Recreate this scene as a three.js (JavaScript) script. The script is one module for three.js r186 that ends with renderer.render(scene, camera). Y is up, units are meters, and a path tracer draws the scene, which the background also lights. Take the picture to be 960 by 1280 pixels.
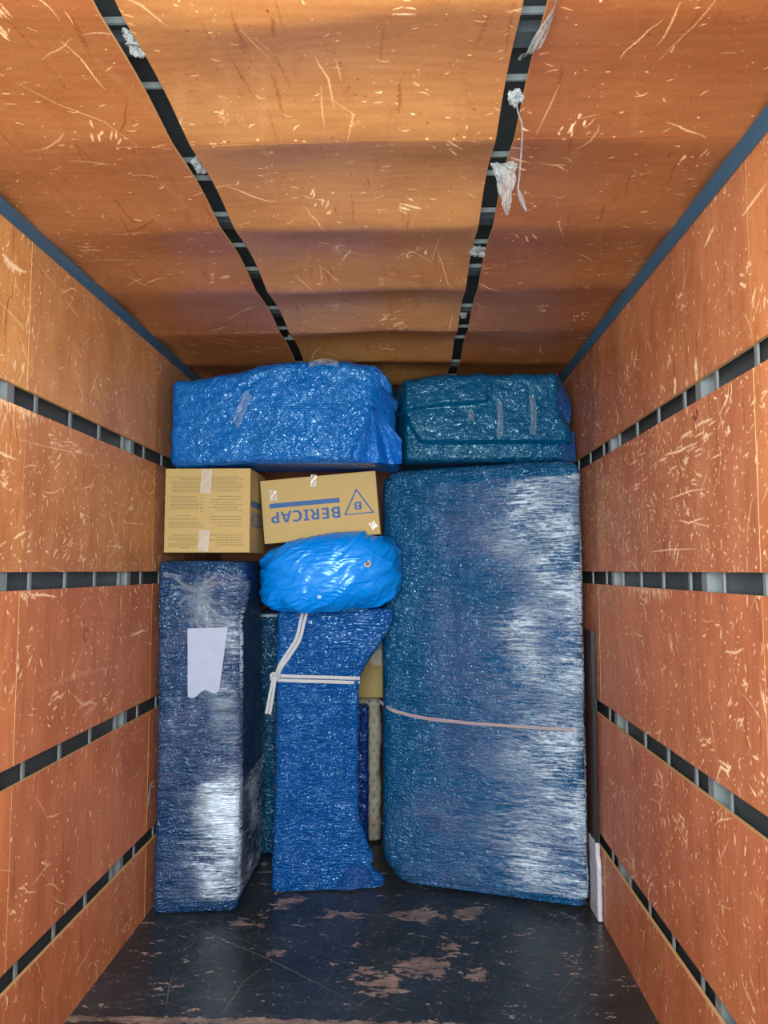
import * as THREE from 'three';
import { ImprovedNoise } from 'three/addons/math/ImprovedNoise.js';
import { mergeGeometries } from 'three/addons/utils/BufferGeometryUtils.js';
import { RoundedBoxGeometry } from 'three/addons/geometries/RoundedBoxGeometry.js';
import { RectAreaLightUniformsLib } from 'three/addons/lights/RectAreaLightUniformsLib.js';
import { MeshBVH } from 'three-mesh-bvh';

// ---------------------------------------------------------------- camera, sky, light, exposure
const scene = new THREE.Scene();
const camera = new THREE.PerspectiveCamera(68.5, 960 / 1280, 0.02, 100);
camera.position.set(0, 1.55, 0);
camera.rotation.order = 'YXZ';
camera.rotation.set(THREE.MathUtils.degToRad(4.44), THREE.MathUtils.degToRad(1.94), 0);
scene.add(camera);
scene.background = new THREE.Color(0.92, 0.98, 1.06).multiplyScalar(3.2);
const renderer = new THREE.WebGLRenderer({ antialias: true });
renderer.toneMapping = THREE.LinearToneMapping;
renderer.toneMappingExposure = 1.32;
renderer.shadowMap.enabled = true;
RectAreaLightUniformsLib.init();
// lamp added in the open rear for daylight, kept small for sharp glints
const dayLamp = new THREE.RectAreaLight(new THREE.Color(0.96, 0.99, 1.0), 30, 0.95, 0.95);
dayLamp.position.set(-0.1, 1.75, 0.16); dayLamp.lookAt(-0.1, 1.75, -4);
scene.add(dayLamp);

// ---------------------------------------------------------------- helpers
function rng(seed) { let s = seed >>> 0; return () => { s = (s + 0x6d2b79f5) | 0; let t = Math.imul(s ^ (s >>> 15), 1 | s); t = (t + Math.imul(t ^ (t >>> 7), 61 | t)) ^ t; return ((t ^ (t >>> 14)) >>> 0) / 4294967296; }; }
const IN = new ImprovedNoise();
const n3 = (x, y, z) => IN.noise(x + 31.7, y + 17.3, z + 53.1);
const fbm = (x, y, z, o = 3) => { let a = 0, k = 1, s = 0.5; for (let i = 0; i < o; i++) { a += s * n3(x * k, y * k, z * k); k *= 2.03; s *= 0.5; } return a; };
const ridge = (x, y, z) => 1 - Math.min(1, Math.abs(n3(x, y, z)) * 2.6);
const sstep = (a, b, x) => { const t = Math.min(1, Math.max(0, (x - a) / (b - a))); return t * t * (3 - 2 * t); };
const lerp = (a, b, t) => a + (b - a) * t;
const taken = {};
function numbered(name) { const k = (taken[name] = (taken[name] ?? -1) + 1); return k ? `${name}_${String(k).padStart(3, '0')}` : name; }
function shadow(o) { o.castShadow = o.receiveShadow = true; return o; }
function thing(name, label, category, [x, y, z] = [0, 0, 0], group) {
  const o = new THREE.Group(); o.name = numbered(name); scene.add(o); o.position.set(x, y, z);
  o.userData = { label, category }; if (group) o.userData.group = group; return o;
}
function struct(name, label) { const o = new THREE.Group(); o.name = name; o.userData = { kind: 'structure', label, category: name.split('_')[0] }; scene.add(o); return o; }
function part(name, geo, mat, parent, label) {
  const m = shadow(new THREE.Mesh(geo, mat)); m.name = parent ? name : numbered(name);
  if (parent) { parent.userData.n ??= {}; }
  if (parent) { const c = (parent._c ??= {}); const k = (c[name] = (c[name] ?? -1) + 1); if (k) m.name = `${name}_${String(k).padStart(3, '0')}`; delete parent.userData.n; }
  if (label) m.userData.label = label;
  (parent ?? scene).add(m); return m;
}
// periodic 2-D gradient noise for textures
function pnoise(seed) {
  const r = rng(seed), N = 256, P = new Uint8Array(512), gx = new Float32Array(256), gy = new Float32Array(256);
  for (let i = 0; i < N; i++) P[i] = i;
  for (let i = N - 1; i > 0; i--) { const j = (r() * (i + 1)) | 0; [P[i], P[j]] = [P[j], P[i]]; }
  for (let i = 0; i < N; i++) { P[i + N] = P[i]; const a = r() * 6.2832; gx[i] = Math.cos(a); gy[i] = Math.sin(a); }
  return (x, y, px, py) => {
    const x0 = Math.floor(x), y0 = Math.floor(y), fx = x - x0, fy = y - y0;
    const X0 = ((x0 % px) + px) % px, X1 = (X0 + 1) % px, Y0 = ((y0 % py) + py) % py, Y1 = (Y0 + 1) % py;
    const u = fx * fx * fx * (fx * (fx * 6 - 15) + 10), v = fy * fy * fy * (fy * (fy * 6 - 15) + 10);
    const d = (X, Y, dx, dy) => { const h = P[P[X & 255] + (Y & 255)]; return gx[h] * dx + gy[h] * dy; };
    const a = d(X0, Y0, fx, fy), b = d(X1, Y0, fx - 1, fy), c = d(X0, Y1, fx, fy - 1), e = d(X1, Y1, fx - 1, fy - 1);
    return (a + (b - a) * u + (c - a) * v + (a - b - c + e) * u * v) * 1.4;
  };
}
function dataTex(data, w, h, srgb) {
  const t = new THREE.DataTexture(data, w, h, THREE.RGBAFormat); t.wrapS = t.wrapT = THREE.RepeatWrapping;
  t.magFilter = THREE.LinearFilter; t.minFilter = THREE.LinearMipmapLinearFilter; t.generateMipmaps = true; t.anisotropy = 8;
  if (srgb) t.colorSpace = THREE.SRGBColorSpace; t.needsUpdate = true; return t;
}
function greyTex(W, H, f) {
  const d = new Uint8Array(W * H * 4);
  for (let y = 0; y < H; y++) for (let x = 0; x < W; x++) { const v = Math.max(0, Math.min(255, f(x / W, y / H) * 255)), i = (y * W + x) * 4; d[i] = d[i + 1] = d[i + 2] = v; d[i + 3] = 255; }
  return dataTex(d, W, H);
}
// ---- a small painter that works in metres on a colour buffer (u across, v up)
class Painter {
  constructor(W, H, u0, v0, uw, vh) { Object.assign(this, { W, H, u0, v0, sx: W / uw, sy: H / vh }); this.b = new Float32Array(W * H * 3); }
  fill(f) { for (let y = 0; y < this.H; y++) for (let x = 0; x < this.W; x++) { const c = f(this.u0 + (x + 0.5) / this.sx, this.v0 + (y + 0.5) / this.sy, x / this.W, y / this.H), i = (y * this.W + x) * 3; this.b[i] = c[0]; this.b[i + 1] = c[1]; this.b[i + 2] = c[2]; } }
  dab(u, v, rad, c, a) {
    const X = (u - this.u0) * this.sx, Y = (v - this.v0) * this.sy, rx = Math.max(0.6, rad * this.sx), ry = Math.max(0.6, rad * this.sy);
    for (let y = Math.floor(Y - ry - 1); y <= Y + ry + 1; y++) for (let x = Math.floor(X - rx - 1); x <= X + rx + 1; x++) {
      if (y < 0 || y >= this.H) continue;
      const dx = (x + 0.5 - X) / rx, dy = (y + 0.5 - Y) / ry, d = Math.sqrt(dx * dx + dy * dy), k = a * Math.min(1, Math.max(0, (1 - d) * Math.max(1.4, Math.min(rx, ry)) + 0.5));
      if (k <= 0) continue;
      const i = (y * this.W + (((x % this.W) + this.W) % this.W)) * 3;
      for (let q = 0; q < 3; q++) this.b[i + q] += (c[q] - this.b[i + q]) * k;
    }
  }
  line(pts, w, c, a, r, jag = 0) {
    const tot = pts.slice(1).reduce((s, p, i) => s + Math.hypot(p[0] - pts[i][0], p[1] - pts[i][1]), 0); let done = 0;
    for (let i = 0; i + 1 < pts.length; i++) {
      const [x0, y0] = pts[i], [x1, y1] = pts[i + 1], l = Math.hypot(x1 - x0, y1 - y0), n = Math.max(1, Math.ceil(l / Math.max(w * 0.6, 0.6 / this.sx)));
      for (let k = 0; k < n; k++) {
        const t = k / n, e = (done + l * t) / tot, taper = 0.35 + 0.65 * Math.sin(Math.PI * Math.min(1, e * 0.9 + 0.08));
        this.dab(x0 + (x1 - x0) * t + (r() - 0.5) * jag, y0 + (y1 - y0) * t + (r() - 0.5) * jag, w * 0.5 * taper, c, a * (0.7 + 0.3 * r()));
      }
      done += l;
    }
  }
  blotch(u, v, ru, rv, c, a, r, n = 40) { for (let i = 0; i < n; i++) { const t = r() * 6.28, q = Math.sqrt(r()); this.dab(u + Math.cos(t) * q * ru, v + Math.sin(t) * q * rv, (0.1 + 0.25 * r()) * Math.min(ru, rv), c, a * r()); } }
  tex() { const d = new Uint8Array(this.W * this.H * 4); for (let i = 0; i < this.W * this.H; i++) { for (let q = 0; q < 3; q++) d[i * 4 + q] = Math.max(0, Math.min(255, this.b[i * 3 + q])); d[i * 4 + 3] = 255; } return dataTex(d, this.W, this.H, true); }
}
const std = (o) => new THREE.MeshStandardMaterial(o);
const phys = (o) => new THREE.MeshPhysicalMaterial(o);

// ---------------------------------------------------------------- dimensions of the box body (metres)
const L = -1.188, R = 0.85, H = 2.612, ZR = 0.1, ZF = -4.75, TU = 1.2, TW = 3.5;
const LIGHT = [250, 224, 180], PALE = [232, 198, 165];

// ---------------------------------------------------------------- plywood textures
function scratches(p, r, uA, uB, vA, vB, dens, opt = {}) {
  const area = (uB - uA) * (vB - vA), U = () => uA + r() * (uB - uA), V = () => vA + r() * (vB - vA);
  const dark = opt.dark ?? [110, 58, 38], fs = opt.fine ?? 1;
  for (let i = 0; i < 46 * area; i++) {           // soft rubbed streaks
    const u = U(), v = V(), a = opt.vert ? Math.PI / 2 + (r() - 0.5) * 0.4 : (r() - 0.5) * 0.7, l = 0.08 + 0.25 * r();
    p.line([[u, v], [u + Math.cos(a) * l, v + Math.sin(a) * l]], 0.008 + 0.024 * r(), r() < 0.65 ? dark : PALE, 0.05, r, 0.012);
  }
  for (let i = 0; i < 260 * area * dens; i++) {   // short gouges
    const u = U(), v = V(), a = r() < 0.55 ? Math.PI / 2 + (r() - 0.5) * 1.3 : r() * Math.PI, l = 0.008 + 0.04 * r() * r(), w = fs * (0.0045 + 0.007 * r() * r());
    const du = Math.cos(a) * l, dv = Math.sin(a) * l, b = (r() - 0.5) * 0.4;
    p.line([[u, v], [u + du * 0.5 - dv * b, v + dv * 0.5 + du * b], [u + du, v + dv]], w, LIGHT, 0.5 + 0.5 * r(), r, 0.001);
  }
  for (let i = 0; i < 620 * area * dens; i++) p.dab(U(), V(), fs * (0.002 + 0.003 * r() * r()), LIGHT, 0.4 + 0.6 * r());
  for (let i = 0; i < 30 * area; i++) { const u = U(), v = V(), a = opt.vert || vA > 2 ? Math.PI / 2 + (r() - 0.5) * 0.15 : (r() - 0.5) * 0.3, l = 0.04 + 0.14 * r(); p.line([[u, v], [u + Math.cos(a) * l, v + Math.sin(a) * l]], 0.004 + 0.006 * r(), dark, 0.16 + 0.2 * r(), r, 0.004); }
  for (let i = 0; i < 90 * area; i++) p.dab(U(), V(), 0.0015 + 0.002 * r(), dark, 0.3 + 0.4 * r());
  for (let i = 0; i < 26 * area * dens; i++) {    // long thin scratches
    let u = U(), v = V(), a = r() * Math.PI * 2, pts = [[u, v]];
    for (let k = 0; k < 5; k++) { a += (r() - 0.5) * 0.7; const s = 0.012 + 0.03 * r(); u += Math.cos(a) * s; v += Math.sin(a) * s; pts.push([u, v]); }
    p.line(pts, 0.0034 + 0.003 * r(), r() < 0.85 ? LIGHT : dark, 0.3 + 0.45 * r(), r, 0.0015);
  }
  for (let i = 0; i < 9 * area * dens; i++) {     // clusters
    const u = U(), v = V(), a0 = r() * Math.PI;
    for (let k = 0; k < 7; k++) { const a = a0 + (r() - 0.5) * 0.5, l = 0.01 + 0.04 * r(), x = u + (r() - 0.5) * 0.09, y = v + (r() - 0.5) * 0.07; p.line([[x, y], [x + Math.cos(a) * l, y + Math.sin(a) * l]], 0.004 + 0.005 * r(), LIGHT, 0.5 + 0.5 * r(), r, 0.002); }
  }
  for (let i = 0; i < 3 * area * dens; i++) p.blotch(U(), V(), 0.006 + 0.012 * r(), 0.005 + 0.01 * r(), LIGHT, 0.7, r, 14);
}
function plyBase(seed, rows, tint) {
  const n = pnoise(seed);
  return (u, v) => {
    const t = tint(u, v);
    const g = n(u * 1.3, v * 1.1, 256, 256) * 0.1 + n(u * 7 + 9, v * 2.2, 256, 256) * 0.09 + n(u * 16, v * 9, 256, 256) * 0.06 + n(u * 55, v * 7, 256, 256) * 0.05 + n(u * 200, v * 180, 256, 256) * 0.05;
    return [t[0] * (1 + g * 0.8), t[1] * (1 + g * 1.2), t[2] * (1 + g * 1.5)];
  };
}
function wallTint(seams, left) {
  return (u, v) => { // lower sheets redder, upper rows more yellow
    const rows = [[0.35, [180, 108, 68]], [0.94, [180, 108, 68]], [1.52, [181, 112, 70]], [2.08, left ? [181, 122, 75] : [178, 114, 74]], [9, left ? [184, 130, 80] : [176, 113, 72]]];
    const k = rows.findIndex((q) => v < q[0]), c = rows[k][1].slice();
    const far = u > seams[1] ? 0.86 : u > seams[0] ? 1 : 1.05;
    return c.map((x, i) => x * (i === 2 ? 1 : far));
  };
}
function slotWear(p, r, v, uA, uB, n, side) { // chipped paint at the edge of a slot
  for (let i = 0; i < n; i++) { const u = uA + r() * (uB - uA), l = 0.012 + 0.05 * r() * r(); p.line([[u, v], [u + (r() - 0.5) * 0.004, v + side * l]], 0.003 + 0.006 * r(), LIGHT, 0.4 + 0.4 * r(), r, 0.002); }
}
const ROWS = [[0.0, 0.313], [0.372, 0.904], [0.964, 1.488], [1.545, 2.05], [2.11, 2.6]];
function leftTex() {
  const p = new Painter(2048, 1552, TU, 0, TW, 2.65), r = rng(11), B = LIGHT;
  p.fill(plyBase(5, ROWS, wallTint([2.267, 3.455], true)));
  ROWS.forEach(([a, b], i) => scratches(p, r, TU, TU + TW, a, b, [0.55, 0.55, 0.75, 1.25, 1.0][i], { vert: i < 4, fine: i < 4 ? 0.9 : 0.7 }));
  for (const [a, b] of ROWS) { slotWear(p, r, b, TU, TU + TW, 26, -1); slotWear(p, r, a, TU, TU + TW, 20, 1); }
  p.line([[2.1, 2.475], [2.15, 2.462], [2.2, 2.466], [2.244, 2.479]], 0.016, B, 0.9, r, 0.006); p.blotch(2.16, 2.465, 0.05, 0.022, B, 0.8, r);
  p.line([[2.09, 2.33], [2.184, 2.31], [2.263, 2.286]], 0.004, B, 0.6, r, 0.002);
  p.blotch(2.688, 1.75, 0.016, 0.012, B, 1, r, 40);
  p.line([[3.084, 1.79], [3.09, 1.72], [3.086, 1.643]], 0.005, B, 0.7, r, 0.004); p.line([[3.086, 1.645], [3.0, 1.648], [2.928, 1.644]], 0.005, B, 0.75, r, 0.004);
  p.line([[3.044, 1.747], [3.2, 1.752], [3.344, 1.755]], 0.004, B, 0.6, r, 0.004); p.line([[3.182, 1.69], [3.175, 1.65], [3.169, 1.611]], 0.008, B, 0.7, r, 0.004);
  slotWear(p, r, 2.05, 2.1, 2.34, 60, -1); p.blotch(2.22, 2.045, 0.1, 0.014, B, 0.8, r, 60);
  p.line([[2.223, 1.646], [2.26, 1.66], [2.297, 1.672]], 0.011, B, 0.9, r, 0.003);
  p.line([[2.662, 1.113], [2.73, 1.068], [2.8, 1.062], [2.879, 1.042]], 0.012, PALE, 0.55, r, 0.004); p.line([[2.879, 1.042], [2.8, 1.03], [2.74, 1.017]], 0.018, PALE, 0.3, r, 0.008);
  p.line([[2.33, 1.474], [2.42, 1.47], [2.515, 1.461]], 0.008, B, 0.9, r, 0.003); p.blotch(2.33, 1.475, 0.05, 0.018, B, 0.8, r, 50);
  p.line([[3.212, 1.274], [3.3, 1.279], [3.388, 1.283]], 0.012, B, 0.85, r, 0.005);
  p.line([[2.415, 1.168], [2.777, 1.176], [3.086, 1.161]], 0.02, PALE, 0.16, r, 0.012);
  p.line([[2.09, 1.896], [2.16, 1.888], [2.224, 1.884]], 0.009, B, 0.9, r, 0.003); p.line([[2.21, 1.948], [2.4, 1.955], [2.588, 1.966], [2.827, 1.989]], 0.004, B, 0.55, r, 0.003);
  for (let i = 0; i < 20; i++) { const u = 2.4 + r() * 0.25, v = 1.97 + r() * 0.03; p.line([[u, v], [u + 0.05, v + 0.004]], 0.004, B, 0.7, r, 0.003); }
  p.blotch(2.75, 1.32, 0.02, 0.03, [70, 66, 56], 0.7, r, 22);
  return p.tex();
}
function rightTex() {
  const p = new Painter(2048, 1552, TU, 0, TW, 2.65), r = rng(29), B = LIGHT;
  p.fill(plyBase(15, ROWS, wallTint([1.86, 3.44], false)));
  ROWS.forEach(([a, b], i) => scratches(p, r, TU, TU + TW, a, b, [0.5, 0.9, 1.0, 1.5, 0.9][i], { vert: i < 4, fine: i < 4 ? 0.9 : 0.7 }));
  for (const [a, b] of ROWS) { slotWear(p, r, b, TU, TU + TW, 22, -1); slotWear(p, r, a, TU, TU + TW, 22, 1); }
  p.line([[2.402, 2.113], [2.402, 2.15], [2.404, 2.175]], 0.022, B, 0.95, r, 0.006); p.line([[2.404, 2.165], [2.405, 2.19], [2.402, 2.235]], 0.008, [84, 30, 22], 0.95, r, 0.002);
  p.line([[2.221, 2.113], [2.222, 2.15], [2.228, 2.187]], 0.026, B, 0.7, r, 0.008); p.line([[2.3, 2.113], [2.3, 2.13]], 0.02, B, 0.6, r, 0.008);
  for (const [u, v] of [[2.165, 1.93], [2.325, 1.891], [2.326, 1.797], [2.319, 1.728], [2.02, 1.92]]) p.blotch(u, v, 0.016, 0.013, B, 1, r, 30);
  const S = (a, w, o) => p.line(a, w, B, o, r, 0.003);
  S([[2.503, 1.934], [2.4, 1.925], [2.263, 1.93]], 0.01, 0.85); S([[2.492, 1.784], [2.3, 1.79], [2.177, 1.784]], 0.006, 0.85); S([[2.403, 1.709], [2.322, 1.694], [2.196, 1.702]], 0.007, 0.9);
  S([[2.697, 1.615], [2.5, 1.618], [2.264, 1.614]], 0.006, 0.75); S([[1.855, 1.88], [1.857, 1.8], [1.856, 1.745]], 0.005, 0.7);
  for (let i = 0; i < 26; i++) { const u = 2.1 + r() * 0.85, v = 1.85 + r() * 0.13; S([[u, v], [u - 0.05 - 0.05 * r(), v + 0.006 * r()]], 0.004 + 0.004 * r(), 0.8); }
  for (let i = 0; i < 40; i++) { const u = 2.7 + r() * 0.7, v = 1.62 + r() * 0.26, a = r() * 3.1, l = 0.02 + 0.03 * r(); S([[u, v], [u + Math.cos(a) * l, v + Math.sin(a) * l]], 0.004 + 0.005 * r(), 0.8); }
  slotWear(p, r, 1.486, 2.5, 3.0, 70, -1); p.blotch(2.72, 1.478, 0.15, 0.012, B, 0.8, r, 70);
  S([[2.156, 1.027], [2.078, 1.026], [2.1, 1.01], [2.141, 1.014], [2.184, 0.955]], 0.01, 0.95); p.blotch(1.968, 1.26, 0.014, 0.02, B, 1, r, 30);
  S([[2.088, 1.33], [2.02, 1.335], [1.964, 1.353]], 0.008, 0.7); S([[1.941, 1.09], [1.907, 1.089]], 0.009, 0.9);
  S([[1.886, 2.453], [1.82, 2.46], [1.751, 2.469]], 0.01, 0.7); S([[2.13, 2.48], [2.059, 2.509]], 0.014, 0.8);
  p.blotch(2.24, 2.02, 0.02, 0.025, [84, 44, 26], 0.6, r, 24); p.blotch(2.42, 1.22, 0.015, 0.05, [80, 60, 44], 0.4, r, 24);
  return p.tex();
}
function ceilTex() {
  const p = new Painter(2048, 1216, TU, -1.22, TW, 2.1), r = rng(47), B = [240, 200, 136], n = pnoise(61);
  p.fill((u, v) => {
    const t = v > 0.24 ? [146, 92, 54] : v > -0.56 ? [166, 118, 70] : [158, 102, 60];
    const g = n(u * 1.2, v * 1.6, 256, 256) * 0.09 + n(u * 8, v * 3, 256, 256) * 0.06 + n(u * 60, v * 8, 256, 256) * 0.05 + n(u * 200, v * 200, 256, 256) * 0.05;
    return [t[0] * (1 + g * 0.8), t[1] * (1 + g * 1.3), t[2] * (1 + g * 1.6)];
  });
  scratches(p, r, TU, TU + TW, -1.2, 0.87, 0.5, { dark: [110, 50, 22], fine: 0.5 });
  const S = (a, w, o) => p.line(a.map(([x, z]) => [-z, x]), w * 0.75, B, o * 0.9, r, 0.002);
  S([[-0.868, -1.553], [-0.81, -1.626], [-0.725, -1.69], [-0.679, -1.786]], 0.004, 0.7);
  S([[-0.199, -1.509], [-0.19, -1.55], [-0.178, -1.59], [-0.174, -1.684]], 0.006, 0.8); S([[-0.174, -1.66], [-0.13, -1.7], [-0.15, -1.78], [-0.16, -1.83]], 0.004, 0.6);
  S([[-0.155, -1.52], [-0.15, -1.6]], 0.004, 0.7); S([[-0.33, -1.388], [-0.312, -1.457], [-0.297, -1.506]], 0.004, 0.6); S([[-0.31, -1.42], [-0.28, -1.5]], 0.003, 0.5);
  S([[-0.029, -2.459], [0.03, -2.53], [0.082, -2.598]], 0.005, 0.8); S([[0.093, -2.496], [0.12, -2.62], [0.147, -2.75], [0.214, -2.85]], 0.005, 0.75);
  S([[0.105, -2.331], [0.095, -2.45], [0.082, -2.598]], 0.004, 0.75); S([[0.536, -2.763], [0.635, -2.806]], 0.004, 0.5);
  S([[0.511, -1.354], [0.514, -1.45], [0.509, -1.484]], 0.006, 0.8); S([[0.336, -1.602], [0.325, -1.69], [0.312, -1.775]], 0.004, 0.7); S([[0.58, -1.33], [0.56, -1.42], [0.53, -1.53]], 0.004, 0.7);
  S([[-0.32, -2.62], [-0.25, -2.75]], 0.005, 0.8); S([[-0.32, -2.62], [-0.325, -2.74]], 0.004, 0.7); p.blotch(2.98, -0.3, 0.05, 0.025, [200, 180, 150], 0.6, r, 30);
  for (const [x, z] of [[-0.13, -1.72], [-0.1, -2.72], [-0.36, -1.85], [-0.35, -1.86], [-0.37, -1.84], [0.02, -1.6], [-0.44, -1.7]]) p.blotch(-z, x, 0.03, 0.012, B, 0.5, r, 24);
  for (let i = 0; i < 40; i++) { const x = -1.1 + 1.9 * r(), k = [1.79, 3.28][i % 2]; p.dab(k + (r() - 0.5) * 0.03, x, 0.004, B, 0.9); if (r() < 0.5) S([[x, -k - 0.004], [x + 0.05 + 0.1 * r(), -k - 0.004]], 0.004, 0.8); }
  for (let i = 0; i < 60; i++) { const x = [-0.55, 0.2, 0.29][i % 3], z = -1.25 - 2.6 * r(); S([[x, z], [x + (r() - 0.5) * 0.05, z - 0.01]], 0.004, 0.8); }
  return p.tex();
}
function floorTex() {
  const p = new Painter(1536, 1536, -1.2, 2.3, 2.1, 2.1), r = rng(83), n = pnoise(91), br = [122, 106, 96];
  const spots = [[0.03, 3.522, 0.16, 0.07, 0.85], [0.268, 3.555, 0.1, 0.08, 0.85], [0.055, 3.085, 0.13, 0.14, 0.9], [-0.24, 3.503, 0.09, 0.08, 0.7], [-0.188, 3.04, 0.08, 0.12, 0.55], [0.151, 3.246, 0.07, 0.12, 0.62], [-0.551, 3.161, 0.06, 0.04, 0.8], [-0.66, 3.4, 0.06, 0.13, 0.5], [0.293, 3.031, 0.14, 0.07, 0.55], [-0.107, 2.937, 0.1, 0.1, 0.6], [-0.377, 3.523, 0.06, 0.09, 0.6], [-0.567, 3.645, 0.08, 0.14, 0.6], [-0.75, 3.45, 0.07, 0.06, 0.6]];
  p.fill((u, v) => {
    let m = 0; for (const [x, z, a, b, s] of spots) { const d = Math.hypot((u - x) / a, (v - z) / b); m = Math.max(m, s * (1 - d * d)); }
    const f = n(u * 7, v * 16, 256, 256) * 0.6 + n(u * 24, v * 50, 256, 256) * 0.5 + n(u * 70, v * 120, 256, 256) * 0.35;
    const edge = Math.max(0, 1 - Math.abs(v - 2.70) / 0.028) * 1.3 * (u < 0.05 ? 1 : 0.45) + Math.max(0, 1 - Math.abs(v - 3.985) / 0.02) * 0.8;
    const k = sstep(0.4, 0.47, Math.max(m, edge) * 0.95 + f * 0.8), light = 1 + f * 0.5, bg = 1 + n(u * 2.2, v * 2.2, 256, 256) * 0.3 + f * 0.25;
    const dk = u > 0.55 ? [48, 50, 50] : [40, 48, 54];
    return [0, 1, 2].map((i) => lerp(dk[i] * bg, br[i] * light, k * 0.9));
  });
  const G = [150, 145, 135];
  p.line([[-1.038, 3.442], [-0.541, 3.102], [-0.155, 2.791]], 0.006, G, 0.45, r, 0.003); p.line([[-0.661, 2.743], [-0.63, 2.95], [-0.56, 3.1]], 0.006, G, 0.4, r, 0.003); p.line([[-0.867, 2.766], [-0.9, 2.9], [-0.92, 3.033]], 0.006, G, 0.4, r, 0.003);
  p.line([[0.66, 3.6], [0.72, 3.53], [0.76, 3.42]], 0.02, [170, 175, 175], 0.3, r, 0.02);
  for (let i = 0; i < 2400; i++) { const u = -1.2 + 2.1 * r(), v = 2.3 + 2.1 * r(), a = (r() - 0.5) * 0.9 + (r() < 0.3 ? 1.4 : 0), l = 0.005 + 0.04 * r() * r(); p.line([[u, v], [u + Math.cos(a) * l, v + Math.sin(a) * l]], 0.003 + 0.006 * r() * r(), r() < 0.6 ? br : G, 0.25 + 0.6 * r(), r, 0.002); }
  for (let i = 0; i < 130; i++) { const u = -1.2 + 2.1 * r(), v = 2.3 + 2.1 * r(), a = r() * 6.3, l = 0.1 + 0.35 * r(); p.line([[u, v], [u + Math.cos(a) * l * 0.5 + 0.01, v + Math.sin(a) * l * 0.5], [u + Math.cos(a) * l, v + Math.sin(a) * l]], 0.003, G, 0.15 + 0.25 * r(), r, 0.001); }
  return p.tex();
}
const fineN = pnoise(7);
const plyBump = greyTex(512, 512, (u, v) => 0.5 + 0.22 * fineN(u * 6, v * 6, 6, 6) + 0.18 * fineN(u * 24, v * 24, 24, 24) + 0.15 * fineN(u * 90, v * 60, 90, 60));
plyBump.repeat.set(3, 2.4);
const ply = (map, rough = 0.42) => phys({ map, roughness: rough, bumpMap: plyBump, bumpScale: 0.0012 });
const M = {
  left: ply(leftTex(), 0.5), right: ply(rightTex(), 0.5), ceil: ply(ceilTex(), 0.34),
  edge: std({ color: 0xc49a63, roughness: 0.8 }), floor: phys({ map: floorTex(), roughness: 0.3, bumpMap: plyBump, bumpScale: 0.001 }),
  back: std({ color: 0x9c5426, roughness: 0.5 }), skin: std({ color: 0x4c5356, roughness: 0.5, metalness: 0.2 }), galv: std({ color: 0x7c8686, roughness: 0.4, metalness: 0.25 }),
  dark: std({ color: 0x44494b, roughness: 0.7 }), trim: phys({ color: 0x345064, roughness: 0.36, clearcoat: 0.3, clearcoatRoughness: 0.3, bumpMap: plyBump, bumpScale: 0.001 }),
  bow: std({ color: 0x545d60, roughness: 0.4, metalness: 0.3 }),
};

// ---------------------------------------------------------------- the box body
function box(x0, x1, y0, y1, z0, z1) { const g = new THREE.BoxGeometry(x1 - x0, y1 - y0, z1 - z0); g.translate((x0 + x1) / 2, (y0 + y1) / 2, (z0 + z1) / 2); return g; }
function planarUV(g, fu, fv) { const p = g.attributes.position, uv = g.attributes.uv; for (let i = 0; i < p.count; i++) uv.setXY(i, fu(p, i), fv(p, i)); return g; }
function wall(side) {
  const left = side < 0, X = left ? L : R, w = struct(left ? 'wall_left' : 'wall_right', `${left ? 'left' : 'right'} side wall of scratched orange plywood rows with open slots between`);
  const seams = left ? [ZR, -1.05, -2.267, -3.455, ZF] : [ZR, -0.28, -1.86, -3.44, ZF];
  const mats = Array(6).fill(M.edge); mats[left ? 0 : 1] = left ? M.left : M.right;
  const rr = rng(left ? 3 : 4);
  for (const [a, b] of ROWS) for (let k = 0; k + 1 < seams.length; k++) {
    const o = rr() * 0.0025 * (k % 2 ? 1 : -1), z1 = seams[k] - (k ? 0.0012 : 0), z0 = seams[k + 1] + 0.0012, f = X + side * (0.001 + Math.abs(o) * 0.6);
    const g = left ? box(f - 0.012, f, a, b, z0, z1) : box(f, f + 0.012, a, b, z0, z1);
    planarUV(g, (p, i) => (-p.getZ(i) - TU) / TW, (p, i) => p.getY(i) / 2.65);
    part('plywood_panel', g, mats, w);
  }
  const strap = (z, wd) => left ? box(L - 0.022, L - 0.0155, 0, 2.62, z - wd / 2, z + wd / 2) : box(R + 0.0155, R + 0.022, 0, 2.62, z - wd / 2, z + wd / 2);
  const post = (z) => left ? box(L - 0.062, L - 0.016, 0, 2.62, z - 0.02, z + 0.02) : box(R + 0.016, R + 0.062, 0, 2.62, z - 0.02, z + 0.02);
  const z0 = left ? -0.128 : -0.138;
  for (let k = 0; k < 19; k++) part('steel_strap', strap(z0 - k * 0.2478, 0.015), M.galv, w);
  for (const z of left ? [-0.2, -1.2, -2.2, -3.2, -4.2] : [-0.25, -1.25, -2.25, -3.25, -4.25]) part('steel_post', post(z), M.galv, w);
  part('outer_skin', left ? box(L - 0.09, L - 0.064, -0.02, 2.75, ZF - 0.05, ZR) : box(R + 0.064, R + 0.09, -0.02, 2.75, ZF - 0.05, ZR), M.skin, w);
}
wall(-1); wall(1);
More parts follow.
